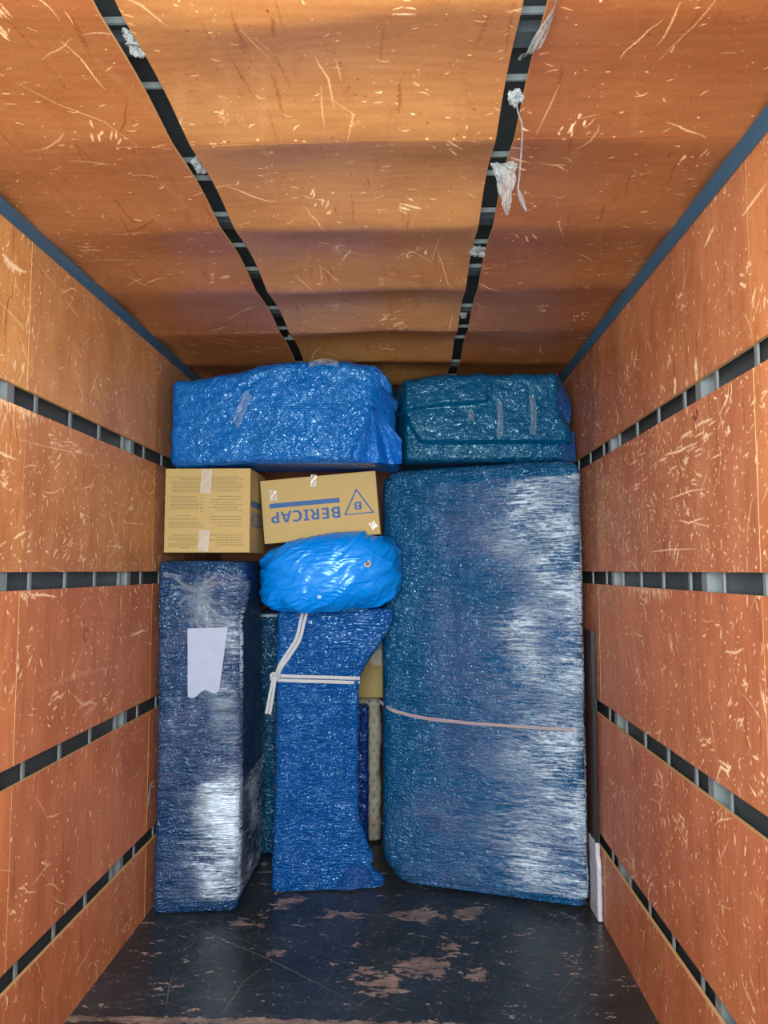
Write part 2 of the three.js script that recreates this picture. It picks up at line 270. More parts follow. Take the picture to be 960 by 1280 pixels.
{
  const w = struct('wall_back', 'plain plywood front bulkhead hidden behind the stacked parcels');
  part('plywood_panel', box(L - 0.06, R + 0.06, 0, 2.75, ZF - 0.05, ZF - 0.002), M.back, w);
  // floor sheets
  const f = struct('floor', 'black worn floor sheets with brown bare patches'), zs = [ZR, -1.4, -2.7, -3.985, ZF];
  for (let k = 0; k < 4; k++) {
    const g = box(L - 0.05, R + 0.05, -0.024, -0.0005 * (k % 2), zs[k + 1] + 0.0015, zs[k] - 0.0015);
    planarUV(g, (p, i) => (p.getX(i) + 1.2) / 2.1, (p, i) => (-p.getZ(i) - 2.3) / 2.1); part('floor_sheet', g, M.floor, f);
  }
  part('floor_frame', box(L - 0.09, R + 0.09, -0.12, -0.026, ZF - 0.05, ZR), M.dark, f);
}
const BOWS = [0.1, -0.4, -0.88, -1.36, -1.8, -2.28, -2.78, -3.28, -3.78, -4.26, -4.75];
function sag(x, z) {
  const zw = z + 0.05 * n3(x * 1.3, z * 0.9, 5) + 0.02 * n3(x * 3, z * 2, 8);
  let k = 0; while (k < BOWS.length - 2 && zw < BOWS[k + 1]) k++;
  const t = Math.min(1, Math.max(0, (BOWS[k] - zw) / (BOWS[k] - BOWS[k + 1])));
  const mid = sstep(-0.62, -0.3, x) * (1 - sstep(0.1, 0.4, x)), amp = 0.017 + 0.028 * mid;
  const s = Math.sin(Math.PI * t), soft = Math.sqrt(s * s + 0.02) - 0.14, wob = 0.85 + 0.9 * n3(x * 1.5, k * 3.1, 2);
  return amp * wob * soft + 0.004 * n3(x * 2.5, z * 2, 9);
}
{
  const c = struct('ceiling', 'scratched orange plywood ceiling in three bowed strips with two open slots');
  const strips = [[L + 0.004, -0.581], [-0.537, 0.216], [0.262, R - 0.004]], zs = [ZR, -0.3, -1.79, -3.28, ZF];
  for (const [a, b] of strips) for (let k = 0; k < 4; k++) {
    const zA = zs[k + 1] + 0.001, zB = zs[k] - 0.001, g = new THREE.BoxGeometry(b - a, 0.008, zB - zA, 14, 1, Math.ceil((zB - zA) / 0.02));
    g.translate((a + b) / 2, H + 0.004, (zA + zB) / 2);
    const p = g.attributes.position; for (let i = 0; i < p.count; i++) p.setY(i, p.getY(i) + sag(p.getX(i), p.getZ(i)));
    for (let i = 0; i < p.count; i++) if (Math.abs(p.getX(i) + 0.56) < 0.03) p.setX(i, p.getX(i) - 0.013 * sstep(-3.6, -1.0, p.getZ(i)));
    planarUV(g, (q, i) => (-q.getZ(i) - TU) / TW, (q, i) => (q.getX(i) + 1.22) / 2.1); g.computeVertexNormals();
    const m = Array(6).fill(M.edge); m[3] = M.ceil; m[4] = m[5] = M.back; part('plywood_sheet', g, m, c);
  }
  const yb = H + 0.072;
  for (const z of [-0.6, -0.83, -1.05, -1.447, -1.655, -1.975, -2.07, -2.293, -2.52, -2.727, -3.147, -3.42, -3.58, -4.0, -4.3]) part('roof_batten', box(L - 0.05, R + 0.05, yb - 0.012, yb + 0.002, z - 0.003, z + 0.003), M.galv, c);
  for (const z of [-0.68, -1.54, -2.387, -2.815, -3.26, -4.15]) part('roof_bow', box(L - 0.05, R + 0.05, yb + 0.005, yb + 0.03, z - 0.03, z + 0.02), M.bow, c);
  part('roof_skin', box(L - 0.09, R + 0.09, H + 0.135, H + 0.165, ZF - 0.05, ZR), M.dark, c);
  part('roof_header', box(L - 0.06, R + 0.06, H + 0.075, H + 0.135, ZR - 0.03, ZR), M.dark, c);
}
// steel angles in the upper corners
for (const s of [-1, 1]) {
  const t = struct(s < 0 ? 'trim_1' : 'trim_2', `blue painted steel angle in the ${s < 0 ? 'left' : 'right'} upper corner`), X = s < 0 ? L : R;
  const js = s < 0 ? [ZR, -1.3, -2.5, ZF + 0.05] : [ZR, -1.1, -2.36, ZF + 0.05];
  for (let k = 0; k < 3; k++) {
    const sh = new THREE.Shape();
    const q = [[0, -0.026], [-s * 0.005, -0.026], [-s * 0.014, -0.014], [-s * 0.03, -0.005], [-s * 0.03, 0.001], [0, 0.001]];
    q.forEach(([x, y], i) => (i ? sh.lineTo(x, y) : sh.moveTo(x, y)));
    const g = new THREE.ExtrudeGeometry(sh, { depth: js[k] - js[k + 1] - 0.002, bevelEnabled: false }); g.translate(X - s * 0.0005, H - 0.001, js[k + 1]);
    part('steel_angle', g, M.trim, t);
  }
}
{ // outside: the yard behind the lorry
  const g = struct('ground', 'pale concrete yard behind the lorry');
  part('concrete_slab', box(-25, 25, -1.3, -1.15, -25, 25), std({ color: 0xa8a59e, roughness: 0.9 }), g);
}

// ---------------------------------------------------------------- wrapping materials
const HX = 80, HY = 92, pn = pnoise(101), cellR = (() => { const r = rng(5), a = new Float32Array(HX * HY); for (let i = 0; i < a.length; i++) a[i] = r() < 0.2 ? 0.25 * r() : 0.55 + 0.45 * r(); return a; })();
function bubbles(u, v) {
  let y = v * HY, best = 9, bi = 0;
  for (let j = Math.floor(y) - 1; j <= Math.floor(y) + 1; j++) {
    const jj = ((j % HY) + HY) % HY, x = u * HX - (jj & 1) * 0.5, i = Math.floor(x);
    const dx = x - i - 0.5, dy = (y - j - 0.5) * 0.866, d = dx * dx + dy * dy;
    if (d < best) { best = d; bi = jj * HX + (((i % HX) + HX) % HX); }
  }
  const q = 1 - best / 0.2; return q > 0 ? Math.sqrt(q) * cellR[bi] : 0;
}
const rid = (x) => Math.max(0, 1 - Math.abs(x) * 3.2);
const bumpA = greyTex(2048, 2048, (u, v) => {
  const w = pn(u * 9, v * 9, 9, 9) * 0.4, crease = rid(pn(u * 26 + w, v * 26, 26, 26)) * 0.6 + rid(pn(u * 60, v * 60 + w, 60, 60)) * 0.3;
  const soft = pn(u * 34 + w, v * 34, 34, 34) * 0.22 + pn(u * 17, v * 17 + w, 17, 17) * 0.25;
  return 0.3 + 0.2 * bubbles(u, v) * (0.6 + 1.2 * Math.max(0, pn(u * 6 + 3, v * 6, 6, 6))) + 0.3 * crease * (0.6 + 0.8 * pn(u * 5, v * 5 + 2, 5, 5)) + soft;
});
const bumpB = greyTex(2048, 2048, (u, v) => {
  const w = pn(u * 8, v * 8, 8, 8), h = rid(pn(u * 16 + w * 0.3, v * 62 + w, 16, 62)), g = rid(pn(u * 70 + w, v * 30, 70, 30));
  return 0.2 + 0.12 * bubbles(u, v) + 0.2 * pn(u * 30, v * 26, 30, 26) + 0.42 * h * (0.6 + 0.6 * pn(u * 11, v * 11, 11, 11)) + 0.28 * g * (0.6 + 0.6 * pn(u * 13 + 4, v * 13, 13, 13)) + 0.1 * pn(u * 120, v * 120, 120, 120);
});
for (const t of [bumpA, bumpB]) t.repeat.set(1 / 1.04, 1 / 1.04);
const streak = (u, v) => { const t = v + u * 0 + pn(u * 3, v * 6, 3, 6) * 0.012; return 0.28 * pn(u * 5, t * 40, 5, 40) + 0.45 * pn(u * 10, t * 110, 10, 110) + 0.4 * pn(u * 24, t * 190, 24, 190); };
const filmBump = greyTex(1024, 1024, (u, v) => 0.5 + 0.5 * streak(u, v) + 0.12 * pn(u * 24, v * 24, 24, 24));
const filmAlpha = greyTex(1024, 1024, (u, v) => 0.3 + 0.7 * streak(u, v) + 0.4 * pn(u * 3, v * 4, 3, 4) + 0.15 * pn(u * 60, v * 90, 60, 90));
const glossAlpha = greyTex(1024, 1024, (u, v) => (0.42 + 1.15 * streak(u, v) + 0.7 * pn(u * 4, v * 5, 4, 5) + 0.25 * pn(u * 60, v * 90, 60, 90)) * (0.75 + 0.8 * pn(u * 3 + 1, v * 3, 3, 3)));  // milky mask that paints broad daylight gloss onto the film
const foldAlpha = greyTex(512, 512, (u, v) => 0.25 + 0.9 * rid(pn(u * 9 + pn(u * 4, v * 4, 4, 4), v * 7, 9, 7)) * (0.4 + pn(u * 4, v * 3, 4, 3)) + 0.2 * pn(u * 60, v * 40, 60, 40));
for (const t of [filmBump, filmAlpha]) t.repeat.set(1, 1);
const wrapMat = (color, bump, scale = 0.014, rough = 0.14) => phys({ color, roughness: rough, bumpMap: bump, bumpScale: scale, specularColor: new THREE.Color(0.62, 0.95, 1.0) });
const filmMat = (color, opacity, map = filmAlpha, rough = 0.22) => phys({ color, roughness: rough, transparent: true, opacity, alphaMap: map, vertexColors: true, bumpMap: filmBump, bumpScale: 0.009, side: THREE.DoubleSide, depthWrite: false, ior: 1.75, specularColor: new THREE.Color(0.75, 0.95, 1.0) });
const foldBump = greyTex(1024, 1024, (u, v) => 0.4 + 0.4 * rid(pn(u * 10 + v * 8 + pn(u * 5, v * 5, 5, 5) * 0.5, v * 9 - u * 4, 512, 512) * 1.2) * (0.4 + pn(u * 4, v * 4, 4, 4)) + 0.12 * pn(u * 40, v * 30, 40, 30));
const flapBump = bumpA.clone(); flapBump.repeat.set(0.35, 0.35); flapBump.needsUpdate = true;
const W = {
  fold: phys({ color: 0xc4d2de, roughness: 0.2, transparent: true, opacity: 0.8, alphaMap: foldAlpha, bumpMap: foldBump, bumpScale: 0.008, side: THREE.DoubleSide }),
  royal: wrapMat(0x0058a2, bumpA), teal: wrapMat(0x00486e, bumpA), mid: wrapMat(0x00468a, bumpB, 0.013), slate: wrapMat(0x0e3058, bumpB, 0.011, 0.18), big: wrapMat(0x034672, bumpB, 0.012, 0.17), navy: wrapMat(0x00385a, bumpB, 0.011),
  film: filmMat(0x8286b4, 0.36), filmGloss: filmMat(0xc0d6e8, 0.9, glossAlpha, 0.25), filmHaze: filmMat(0xa8b4d0, 0.4), tape: phys({ color: 0xa8bccc, roughness: 0.18, transparent: true, opacity: 0.55, alphaMap: foldAlpha, side: THREE.DoubleSide }),  // reflected wall hue is put into the purple film, daylight gloss into the white
  strap: std({ color: 0xa6acb0, roughness: 0.6 }), twine: std({ color: 0x9a8e92, roughness: 0.7 }), scrap: phys({ color: 0xb4c0c0, roughness: 0.2, transparent: true, opacity: 0.5, bumpMap: foldBump, bumpScale: 0.01, side: THREE.DoubleSide }),
};
// a soft-edged block: grid box pushed to rounded corners, crumpled along its normal, then bent by `deform`; base at y = 0, centred on x, front face at z = 0
function wrapGeo({ w, h, d, r, cell = 0.01, disp, deform, off = 0, keep, fade, uvo = [0, 0] }) {
  const g = new THREE.BoxGeometry(w, h, d, Math.ceil(w / cell), Math.ceil(h / cell), Math.max(4, Math.ceil(d / (cell * 1.8))));
  const p = g.attributes.position, uv = g.attributes.uv, N = p.count, dir = g.attributes.normal, keys = new Array(N), map = new Map(), P0 = new Float32Array(N * 3), N0 = new Float32Array(N * 3);
  const v = new THREE.Vector3(), q = new THREE.Vector3(), nn = new THREE.Vector3();
  for (let i = 0; i < N; i++) {
    v.fromBufferAttribute(p, i); nn.fromBufferAttribute(dir, i);
    keys[i] = `${Math.round(v.x * 2e4)},${Math.round(v.y * 2e4)},${Math.round(v.z * 2e4)}`;
    const ax = Math.abs(nn.x), ay = Math.abs(nn.y);
    uv.setXY(i, (ax > 0.5 ? -v.z * Math.sign(nn.x) + 3.1 : v.x) + uvo[0], (ay > 0.5 ? -v.z + 5.3 : v.y) + uvo[1]);
    q.set(Math.max(-w / 2 + r, Math.min(w / 2 - r, v.x)), Math.max(-h / 2 + r, Math.min(h / 2 - r, v.y)), Math.max(-d / 2 + r, Math.min(d / 2 - r, v.z)));
    v.sub(q).normalize(); N0.set([v.x, v.y, v.z], i * 3);
    q.addScaledVector(v, r); q.y += h / 2; q.z -= d / 2; P0.set([q.x, q.y, q.z], i * 3);
    const k = (disp ? disp(q.x, q.y, q.z, v.x, v.y, v.z) : 0) + off; q.addScaledVector(v, k);
    if (deform) deform(q);
    p.setXYZ(i, q.x, q.y, q.z);
  }
  if (keep) {
    const ix = g.index.array, out = [];
    for (let t = 0; t < ix.length; t += 3) { const a = ix[t] * 3; if (keep(P0[a], P0[a + 1], P0[a + 2], N0[a], N0[a + 1], N0[a + 2])) out.push(ix[t], ix[t + 1], ix[t + 2]); }
    g.setIndex(out); g.clearGroups();
  }
  if (fade) { const c = new Float32Array(N * 4); for (let i = 0; i < N; i++) { const k = i * 3; c.set([1, 1, 1, Math.max(0, Math.min(1, fade(P0[k], P0[k + 1], P0[k + 2])))], i * 4); } g.setAttribute('color', new THREE.BufferAttribute(c, 4)); }
  g.clearGroups(); g.computeVertexNormals();
  const nr = g.attributes.normal;
  for (let i = 0; i < N; i++) { const m = map.get(keys[i]); if (m) { m[0] += nr.getX(i); m[1] += nr.getY(i); m[2] += nr.getZ(i); } else map.set(keys[i], [nr.getX(i), nr.getY(i), nr.getZ(i)]); }
  for (let i = 0; i < N; i++) { const m = map.get(keys[i]), l = Math.hypot(...m) || 1; nr.setXYZ(i, m[0] / l, m[1] / l, m[2] / l); }
  return g;
}
// depth of a surface seen along -z, for things laid over it
function skinOf(g) { const b = new MeshBVH(g.clone()), ray = new THREE.Ray(new THREE.Vector3(), new THREE.Vector3(0, 0, -1)); return (x, y, miss = -0.05) => { ray.origin.set(x, y, 2); const hit = b.raycastFirst(ray, THREE.DoubleSide); return hit ? hit.point.z : miss; }; }
function sheet(fn, nu, nv) { // grid surface from a function (u, v) -> [x, y, z]
  const pos = [], uv = [], ix = [];
  for (let j = 0; j <= nv; j++) for (let i = 0; i <= nu; i++) { pos.push(...fn(i / nu, j / nv)); uv.push(i / nu, j / nv); }
  for (let j = 0; j < nv; j++) for (let i = 0; i < nu; i++) { const a = j * (nu + 1) + i; ix.push(a, a + 1, a + nu + 2, a, a + nu + 2, a + nu + 1); }
  const g = new THREE.BufferGeometry(); g.setAttribute('position', new THREE.Float32BufferAttribute(pos, 3)); g.setAttribute('uv', new THREE.Float32BufferAttribute(uv, 2)); g.setIndex(ix); g.computeVertexNormals(); return g;
}
// a flat band with thickness along a curve of [x, y, z]; its width lies across the curve in the x-y plane
function band(pts, width, thick, n = 60) {
  const c = new THREE.CatmullRomCurve3(pts.map((p) => new THREE.Vector3(...p))), pos = [], ix = [], a = new THREE.Vector3(), t = new THREE.Vector3();
  for (let i = 0; i <= n; i++) {
    c.getPointAt(i / n, a); c.getTangentAt(i / n, t); let sx = -t.y, sy = t.x; const l = Math.hypot(sx, sy) || 1; sx *= width / 2 / l; sy *= width / 2 / l;
    for (const [s, z] of [[-1, 0], [-1, thick], [-0.75, thick * 1.5], [0, thick * 1.1], [0.75, thick * 1.5], [1, thick], [1, 0]]) pos.push(a.x + sx * s, a.y + sy * s, a.z + z);
  }
  for (let i = 0; i < n; i++) for (let k = 0; k < 7; k++) { const p = i * 7 + k, q = i * 7 + ((k + 1) % 7); ix.push(p, p + 7, q, q, p + 7, q + 7); }
  const g = new THREE.BufferGeometry(); g.setAttribute('position', new THREE.Float32BufferAttribute(pos, 3)); g.setIndex(ix); g.computeVertexNormals(); return g;
}
const tube = (pts, r, n = 60, m = 8) => new THREE.TubeGeometry(new THREE.CatmullRomCurve3(pts.map((p) => new THREE.Vector3(...p))), n, r, m, false);
const crumple = (k, a, b = 1, seed = 0) => (x, y, z) => a * fbm(x * k + seed, y * k * b, z * k, 2) + a * 0.5 * (ridge(x * k * 1.4, y * k * 1.4 * b + seed, z * k * 1.4) - 0.4) * n3(x * 3, y * 3 + seed, z * 3);

// ---------------------------------------------------------------- tall film-wrapped parcel by the left wall
{
  const t = thing('wrapped_parcel', 'tall narrow slate blue parcel under clear stretch film, a white paper sheet on its front', 'parcel', [-0.977, 0.002, -3.47]);
  const cr = crumple(9, 0.008, 1.6, 3);
  const spec = { w: 0.386, h: 1.6, d: 0.6, r: 0.03, cell: 0.009, disp: (x, y, z, a, b, c) => b < -0.7 ? 0 : cr(x, y, z) * 0.9 - 0.006 + 0.010 * sstep(0.9, 1.4, y) * (c > 0.5 ? n3(x * 6, y * 4, 1) : 0),
    deform: (q) => { q.z -= 0.05 * (q.x / 0.386 + 0.5) * sstep(-0.4, 0, q.z); q.x += 0.006 * Math.sin(q.y * 3); q.x = Math.max(q.x, -0.206); q.x *= 1 + (0.16 * sstep(1.3, 1.45, q.y) * sstep(-0.02, -0.08, q.z)) * (q.x > 0 ? 1 : 0); q.y = Math.max(q.y, 0); q.x = Math.min(q.x, 0.205 + 0.03 * sstep(1.28, 1.42, q.y)); } };
  const g = wrapGeo(spec), z = skinOf(g);
  part('bubble_wrap', g, W.slate, t);
  const cf = crumple(14, 0.004, 2.5, 8);
  part('stretch_film', wrapGeo({ ...spec, off: 0.0045, disp: (x, y, zz, a, b, c) => spec.disp(x, y, zz, a, b, c) * 0.8 + cf(x, y, zz), keep: (x, y, zz, a, b, c) => c > -0.5 && b < 0.5 && b > -0.5 && y < 1.53 && y > 0.05, fade: (x, y) => 0.75 + 0.5 * n3(x * 8, y * 5, 2) }), W.film, t, 'clear stretch film wound round the parcel');
  part('stretch_film', wrapGeo({ ...spec, off: 0.008, disp: (x, y, zz, a, b, c) => spec.disp(x, y, zz, a, b, c) * 0.7 + cf(x * 1.3, y, zz) * 1.3, keep: (x, y, zz, a, b, c) => c > -0.2 && b < 0.5 && y < 0.575 + 0.04 * x && y > 0.06 && x > -0.17, fade: (x, y) => (0.5 + 1.3 * n3(x * 7, y * 6, 4) + 0.5 * sstep(-0.05, 0.1, x)) * sstep(-0.12, 0.02, x) }), W.filmGloss, t, 'second turn of clear film low down, gloss painted into its right side');
  part('stretch_film', wrapGeo({ ...spec, uvo: [0.4, 0.2], off: 0.007, disp: (x, y, zz, a, b, c) => spec.disp(x, y, zz, a, b, c) * 0.75 + cf(x * 1.2, y, zz) * 1.2, keep: (x, y, zz, a, b, c) => c > 0.2 && b < 0.5 && b > -0.5 && y < 1.5 && y > 0.08 && x > -0.1, fade: (x, y) => (0.7 + 1.1 * n3(x * 8, y * 5, 1)) * sstep(-0.02, 0.12, x + 0.1 * n3(y * 4, 5, 3)) + 0.35 * sstep(0.14, 0.0, Math.hypot(x - 0.03, (y - 1.4) * 0.6)) }), W.filmGloss, t, 'milky film layer on the right half, daylight gloss put into its whiteness');
  // creased gather of film near the top
  const rr = rng(9), cl = (x) => Math.max(-0.17, Math.min(0.17, x)), cy2 = (y) => Math.max(0.05, Math.min(1.54, y));
  for (const [a0, len, wd] of [[0.9, 0.19, 0.02], [1.15, 0.16, 0.012], [0.55, 0.12, 0.012], [2.55, 0.2, 0.016], [2.8, 0.13, 0.01], [-1.25, 0.2, 0.022], [-0.9, 0.2, 0.014], [-1.6, 0.17, 0.014], [-0.45, 0.15, 0.01], [3.5, 0.1, 0.01]])
    part('film_fold', sheet((u, v) => { const q = 0.004 + u * len, w = (v - 0.5) * wd * (0.5 + 1.2 * u), b = a0 + 0.25 * n3(u * 3, a0 * 5, 1), x = cl(-0.005 + Math.cos(b) * q - Math.sin(b) * w), y = cy2(1.44 + Math.sin(b) * q + Math.cos(b) * w); return [x, y, z(x, y) + 0.0085 + 0.004 * (1 - u) + 0.003 * Math.cos((v - 0.5) * 8)]; }, 16, 6), W.fold, t);
  const c4 = [[-0.05, 1.28], [0.135, 1.285], [0.1, 1.0], [-0.043, 0.97]];
  const paper = (u, v) => { const x = lerp(lerp(c4[3][0], c4[2][0], u), lerp(c4[0][0], c4[1][0], u), v), y = lerp(lerp(c4[3][1], c4[2][1], u), lerp(c4[0][1], c4[1][1], u), v) - 0.02 * Math.sin(u * 9) * (1 - sstep(0, 0.2, v)) * 0.6; return [x, y, z(x, y) * 0.5 - 0.009 + 0.014 + 0.002 * n3(x * 14, y * 14, 3)]; };
  part('paper_sheet', sheet(paper, 24, 30), std({ color: 0x98a6be, roughness: 0.55, side: THREE.DoubleSide }), t, 'white paper sheet held under the film');
  const tails = [0, 1, 2, 3].map((k) => tube([[-0.186, 0.56 + k * 0.012, 0.004], [-0.196, 0.575 + k * 0.004, 0.012], [-0.2, 0.56 - k * 0.012, 0.02], [-0.205, 0.53 - k * 0.02, 0.022 + k * 0.004]], 0.0016, 16, 5));
  part('film_tail', mergeGeometries(tails), W.scrap, t, 'torn strands of film at the side');
}
// ---------------------------------------------------------------- big parcel on the right
{
  const w = 0.968, sl = 0.30, t = thing('wrapped_parcel', 'largest blue parcel, wide and tall, shiny stretch film over bubble wrap, tied with thin twine', 'parcel', [0.338, 0.002, -3.565]);
  const cr = crumple(7, 0.008, 1.3, 21);
  const pull = (q, cx, cy, rad, sx, sy) => { const dx = (q.x - cx) * sx, dy = (q.y - cy) * sy; if (dx > 0 && dy > 0) { const m = Math.max(dx, dy), l = Math.hypot(dx, dy), k = m / l; q.x = cx + (q.x - cx) * k; q.y = cy + (q.y - cy) * k; } };
  const spec = { w, h: 2.085, d: 0.5, r: 0.06, cell: 0.0105, disp: (x, y, z, a, b, c) => b < -0.6 ? 0 : cr(x, y, z) - 0.008 - 0.010 * sstep(0.75, 0, Math.abs(x + 0.14) * 9) * sstep(0.3, 0.9, y) * Math.max(0, c) + 0.010 * Math.max(0, c) * n3(x * 4, y * 1.6, 7) * sstep(0.2, -0.3, x),
    deform: (q) => { pull(q, -w / 2 + 0.17, 0.17, 0.17, -1, -1); pull(q, -w / 2 + 0.09, 1.995, 0.09, -1, 1); q.z += sl * (q.x - w / 2); q.x = Math.min(q.x, w / 2 - 0.004); q.y = Math.max(0, q.y); q.y -= 0.012 * sstep(0.2, -0.4, q.x) * sstep(1.8, 2.05, q.y); } };
  const g = wrapGeo(spec), z = skinOf(g);
  part('bubble_wrap', g, W.big, t);
  const cf = crumple(12, 0.004, 3.5, 5);
  const edge = (y) => -0.26 + 0.09 * n3(y * 2.2, 3, 1) - 0.15 * sstep(0.9, 0.3, y);
  part('stretch_film', wrapGeo({ ...spec, uvo: [0.2, 0.1], off: 0.004, disp: (x, y, zz, a, b, c) => spec.disp(x, y, zz, a, b, c) * 0.85 + cf(x, y, zz), keep: (x, y, zz, a, b, c) => b < 0.6 && b > -0.6 && c > -0.4 && y < 2.0 + 0.05 * (x - 0.2) && y > 0.02 && x > edge(y) - 0.15, fade: (x, y) => sstep(-0.1, 0.14, x - edge(y)) * (0.8 + 0.7 * n3(x * 4, y * 3, 6)) }), W.film, t, 'clear stretch film wound round the parcel');
  part('stretch_film', wrapGeo({ ...spec, uvo: [0.57, 0.33], off: 0.008, disp: (x, y, zz, a, b, c) => spec.disp(x, y, zz, a, b, c) * 0.75 + cf(x * 1.2, y, zz) * 1.3, keep: (x, y, zz, a, b, c) => b < 0.6 && b > -0.6 && c > -0.2 && y < 1.99 + 0.05 * (x - 0.2) && y > 0.06 && x > -0.14, fade: (x, y) => { const q = x + 0.12 * n3(y * 1.8, 8, 2) + 0.14 * n3(x * 3, y * 4, 3) + 0.08 * sstep(1.0, 0.2, y); return sstep(-0.04, 0.24, q) * (0.8 + 0.4 * sstep(0.2, 0.4, x) + 0.9 * n3(x * 5, y * 4.5, 12)) * (1 - 0.6 * sstep(0.13, 0.03, Math.hypot((x - 0.33) * 1.3, (y - 1.16) * 0.55))); } }), W.filmGloss, t, 'whitish film layer on the right half, reflected daylight painted into it');
  const line = (dy) => { const a = []; for (let k = 0; k <= 16; k++) { const u = k / 16, x = lerp(-0.49, 0.478, u), y = 0.81 + 0.065 * Math.pow(1 - u, 7) + dy * (1 - u * 0.3); a.push([x, y, z(Math.max(-0.47, Math.min(0.47, x)), y, -0.3) + 0.009 - (k === 0 ? 0.05 : 0) - (k === 16 ? 0.03 : 0)]); } return a; };
  part('twine', mergeGeometries([tube(line(0.004), 0.0042, 80), tube(line(-0.005), 0.0042, 80)]), W.twine, t, 'thin pinkish twine round the middle');
}
// ---------------------------------------------------------------- middle parcel tied with cream strap
{
  const w = 0.42, t = thing('wrapped_parcel', 'tall blue bubble wrapped parcel tied with flat cream strap, standing under the glossy bag', 'parcel', [-0.452, 0.002, -3.745]);
  t.rotation.y = 0.13;
  const cr = crumple(10, 0.009, 1.5, 40);
  const spec = { w, h: 1.36, d: 0.36, r: 0.028, cell: 0.009, disp: (x, y, z, a, b, c) => Math.abs(b) > 0.7 ? 0 : cr(x, y, z) - 0.005 + 0.008 * Math.max(0, c) * n3(x * 5, y * 2, 4),
    deform: (q) => { const rt = sstep(-0.02, 0.2, q.x), top = sstep(0.98, 1.33, q.y), bot = sstep(0.4, 0.0, q.y) * (1 + 0.25 * Math.sin(q.y * 40) * sstep(0.2, 0.1, q.y)); const fr = sstep(-0.075, -0.02, q.z); q.x += rt * (0.17 * top * fr + 0.11 * bot * fr) - 0.012 * sstep(0.6, 0, q.y) * (1 - rt); q.z += rt * 0.02 * top; q.y = Math.max(0, q.y); } };
  const g = wrapGeo(spec), z = skinOf(g);
  part('bubble_wrap', g, W.mid, t);
  part('loose_flap', sheet((u, v) => { const x = 0.1 + 0.21 * u, y = 0.005 + v * 0.19 * Math.pow(1 - u, 0.6) * (0.25 + 0.75 * sstep(0, 0.5, u)) + 0.01 * u; return [x, y, z(Math.min(x, 0.27), y, -0.04) + 0.01 + 0.008 * Math.sin(u * 7 + v * 4) - 0.03 * sstep(0.6, 1, u)]; }, 24, 16), phys({ color: 0x00468a, roughness: 0.2, bumpMap: flapBump, bumpScale: 0.012, side: THREE.DoubleSide }), t, 'loose flap of wrap at the lower right corner');
  const on = (a, o = 0.004) => a.map(([x, y]) => [x, y, z(Math.max(-0.2, Math.min(0.21, x)), y, -0.02) + o]);
  const hz = (dy) => on(Array.from({ length: 9 }, (_, k) => [lerp(-0.208, 0.207, k / 8), 1.022 - 0.018 * k / 8 + dy]));
  const st = part('strap', mergeGeometries([band(hz(0.011), 0.017, 0.003), band(hz(-0.01), 0.017, 0.003)]), W.strap, t, 'flat cream strap round the parcel');
  part('strap', mergeGeometries([band(on([[-0.075, 1.352], [-0.09, 1.29], [-0.11, 1.21], [-0.16, 1.13], [-0.19, 1.08], [-0.205, 1.035]]), 0.016, 0.003), band(on([[-0.055, 1.35], [-0.072, 1.285], [-0.093, 1.205], [-0.145, 1.122], [-0.178, 1.075], [-0.2, 1.03]], 0.006), 0.016, 0.003)]), W.strap, t, 'cream strap running down from the top');
  const kn = new THREE.TorusKnotGeometry(0.013, 0.0065, 60, 8, 2, 3); kn.scale(1.1, 1, 0.7); kn.translate(-0.212, 1.028, z(-0.19, 1.03) + 0.014);
  part('knot', kn, W.strap, st, 'cream strap knot');
  const zt = z(-0.19, 1.0) + 0.012;
  part('strap_tail', mergeGeometries([band([[-0.214, 1.03, zt], [-0.225, 0.99, zt + 0.004], [-0.238, 0.92, zt + 0.002], [-0.25, 0.852, zt]], 0.014, 0.003), band([[-0.208, 1.03, zt + 0.004], [-0.212, 0.99, zt + 0.008], [-0.222, 0.92, zt + 0.006], [-0.234, 0.85, zt + 0.004]], 0.014, 0.003)]), W.strap, st, 'loose strap end hanging from the knot');
}
// ---------------------------------------------------------------- parcels further back
{
  const t = thing('wrapped_parcel', 'dark teal bubble wrapped parcel in shade behind the strap-tied one', 'parcel', [-0.66, 0.002, -4.2]);
  const cr = crumple(9, 0.008, 1.4, 60);
  const g = wrapGeo({ w: 0.5, h: 1.32, d: 0.4, r: 0.03, cell: 0.014, disp: (x, y, z, a, b) => Math.abs(b) > 0.7 ? 0 : cr(x, y, z) - 0.006, deform: (q) => { q.y = Math.max(0, q.y); } });
  part('bubble_wrap', g, W.navy, t);
  const z = skinOf(g), z0 = (x, y) => z(x, y) + 0.004;
  part('tape_strip', sheet((u, v) => { const x = lerp(-0.24, 0.1, u), y = 1.29 + v * 0.014; return [x, y, z0(x, y)]; }, 24, 2), std({ color: 0x9fb0b8, roughness: 0.4, side: THREE.DoubleSide }), t, 'pale tape line along the top edge');
}
{
  const t = thing('wrapped_parcel', 'slim navy bubble wrapped parcel deep in the gap beside the printed sack', 'parcel', [-0.295, 0.002, -4.26]);
  const cr = crumple(14, 0.008, 1, 71);
  part('bubble_wrap', wrapGeo({ w: 0.14, h: 0.8, d: 0.12, r: 0.03, cell: 0.012, disp: (x, y, z, a, b) => b < -0.6 ? 0 : cr(x, y, z) - 0.006, deform: (q) => { q.y = Math.max(0, q.y); } }), wrapMat(0x0a2c78, bumpA), t);
}
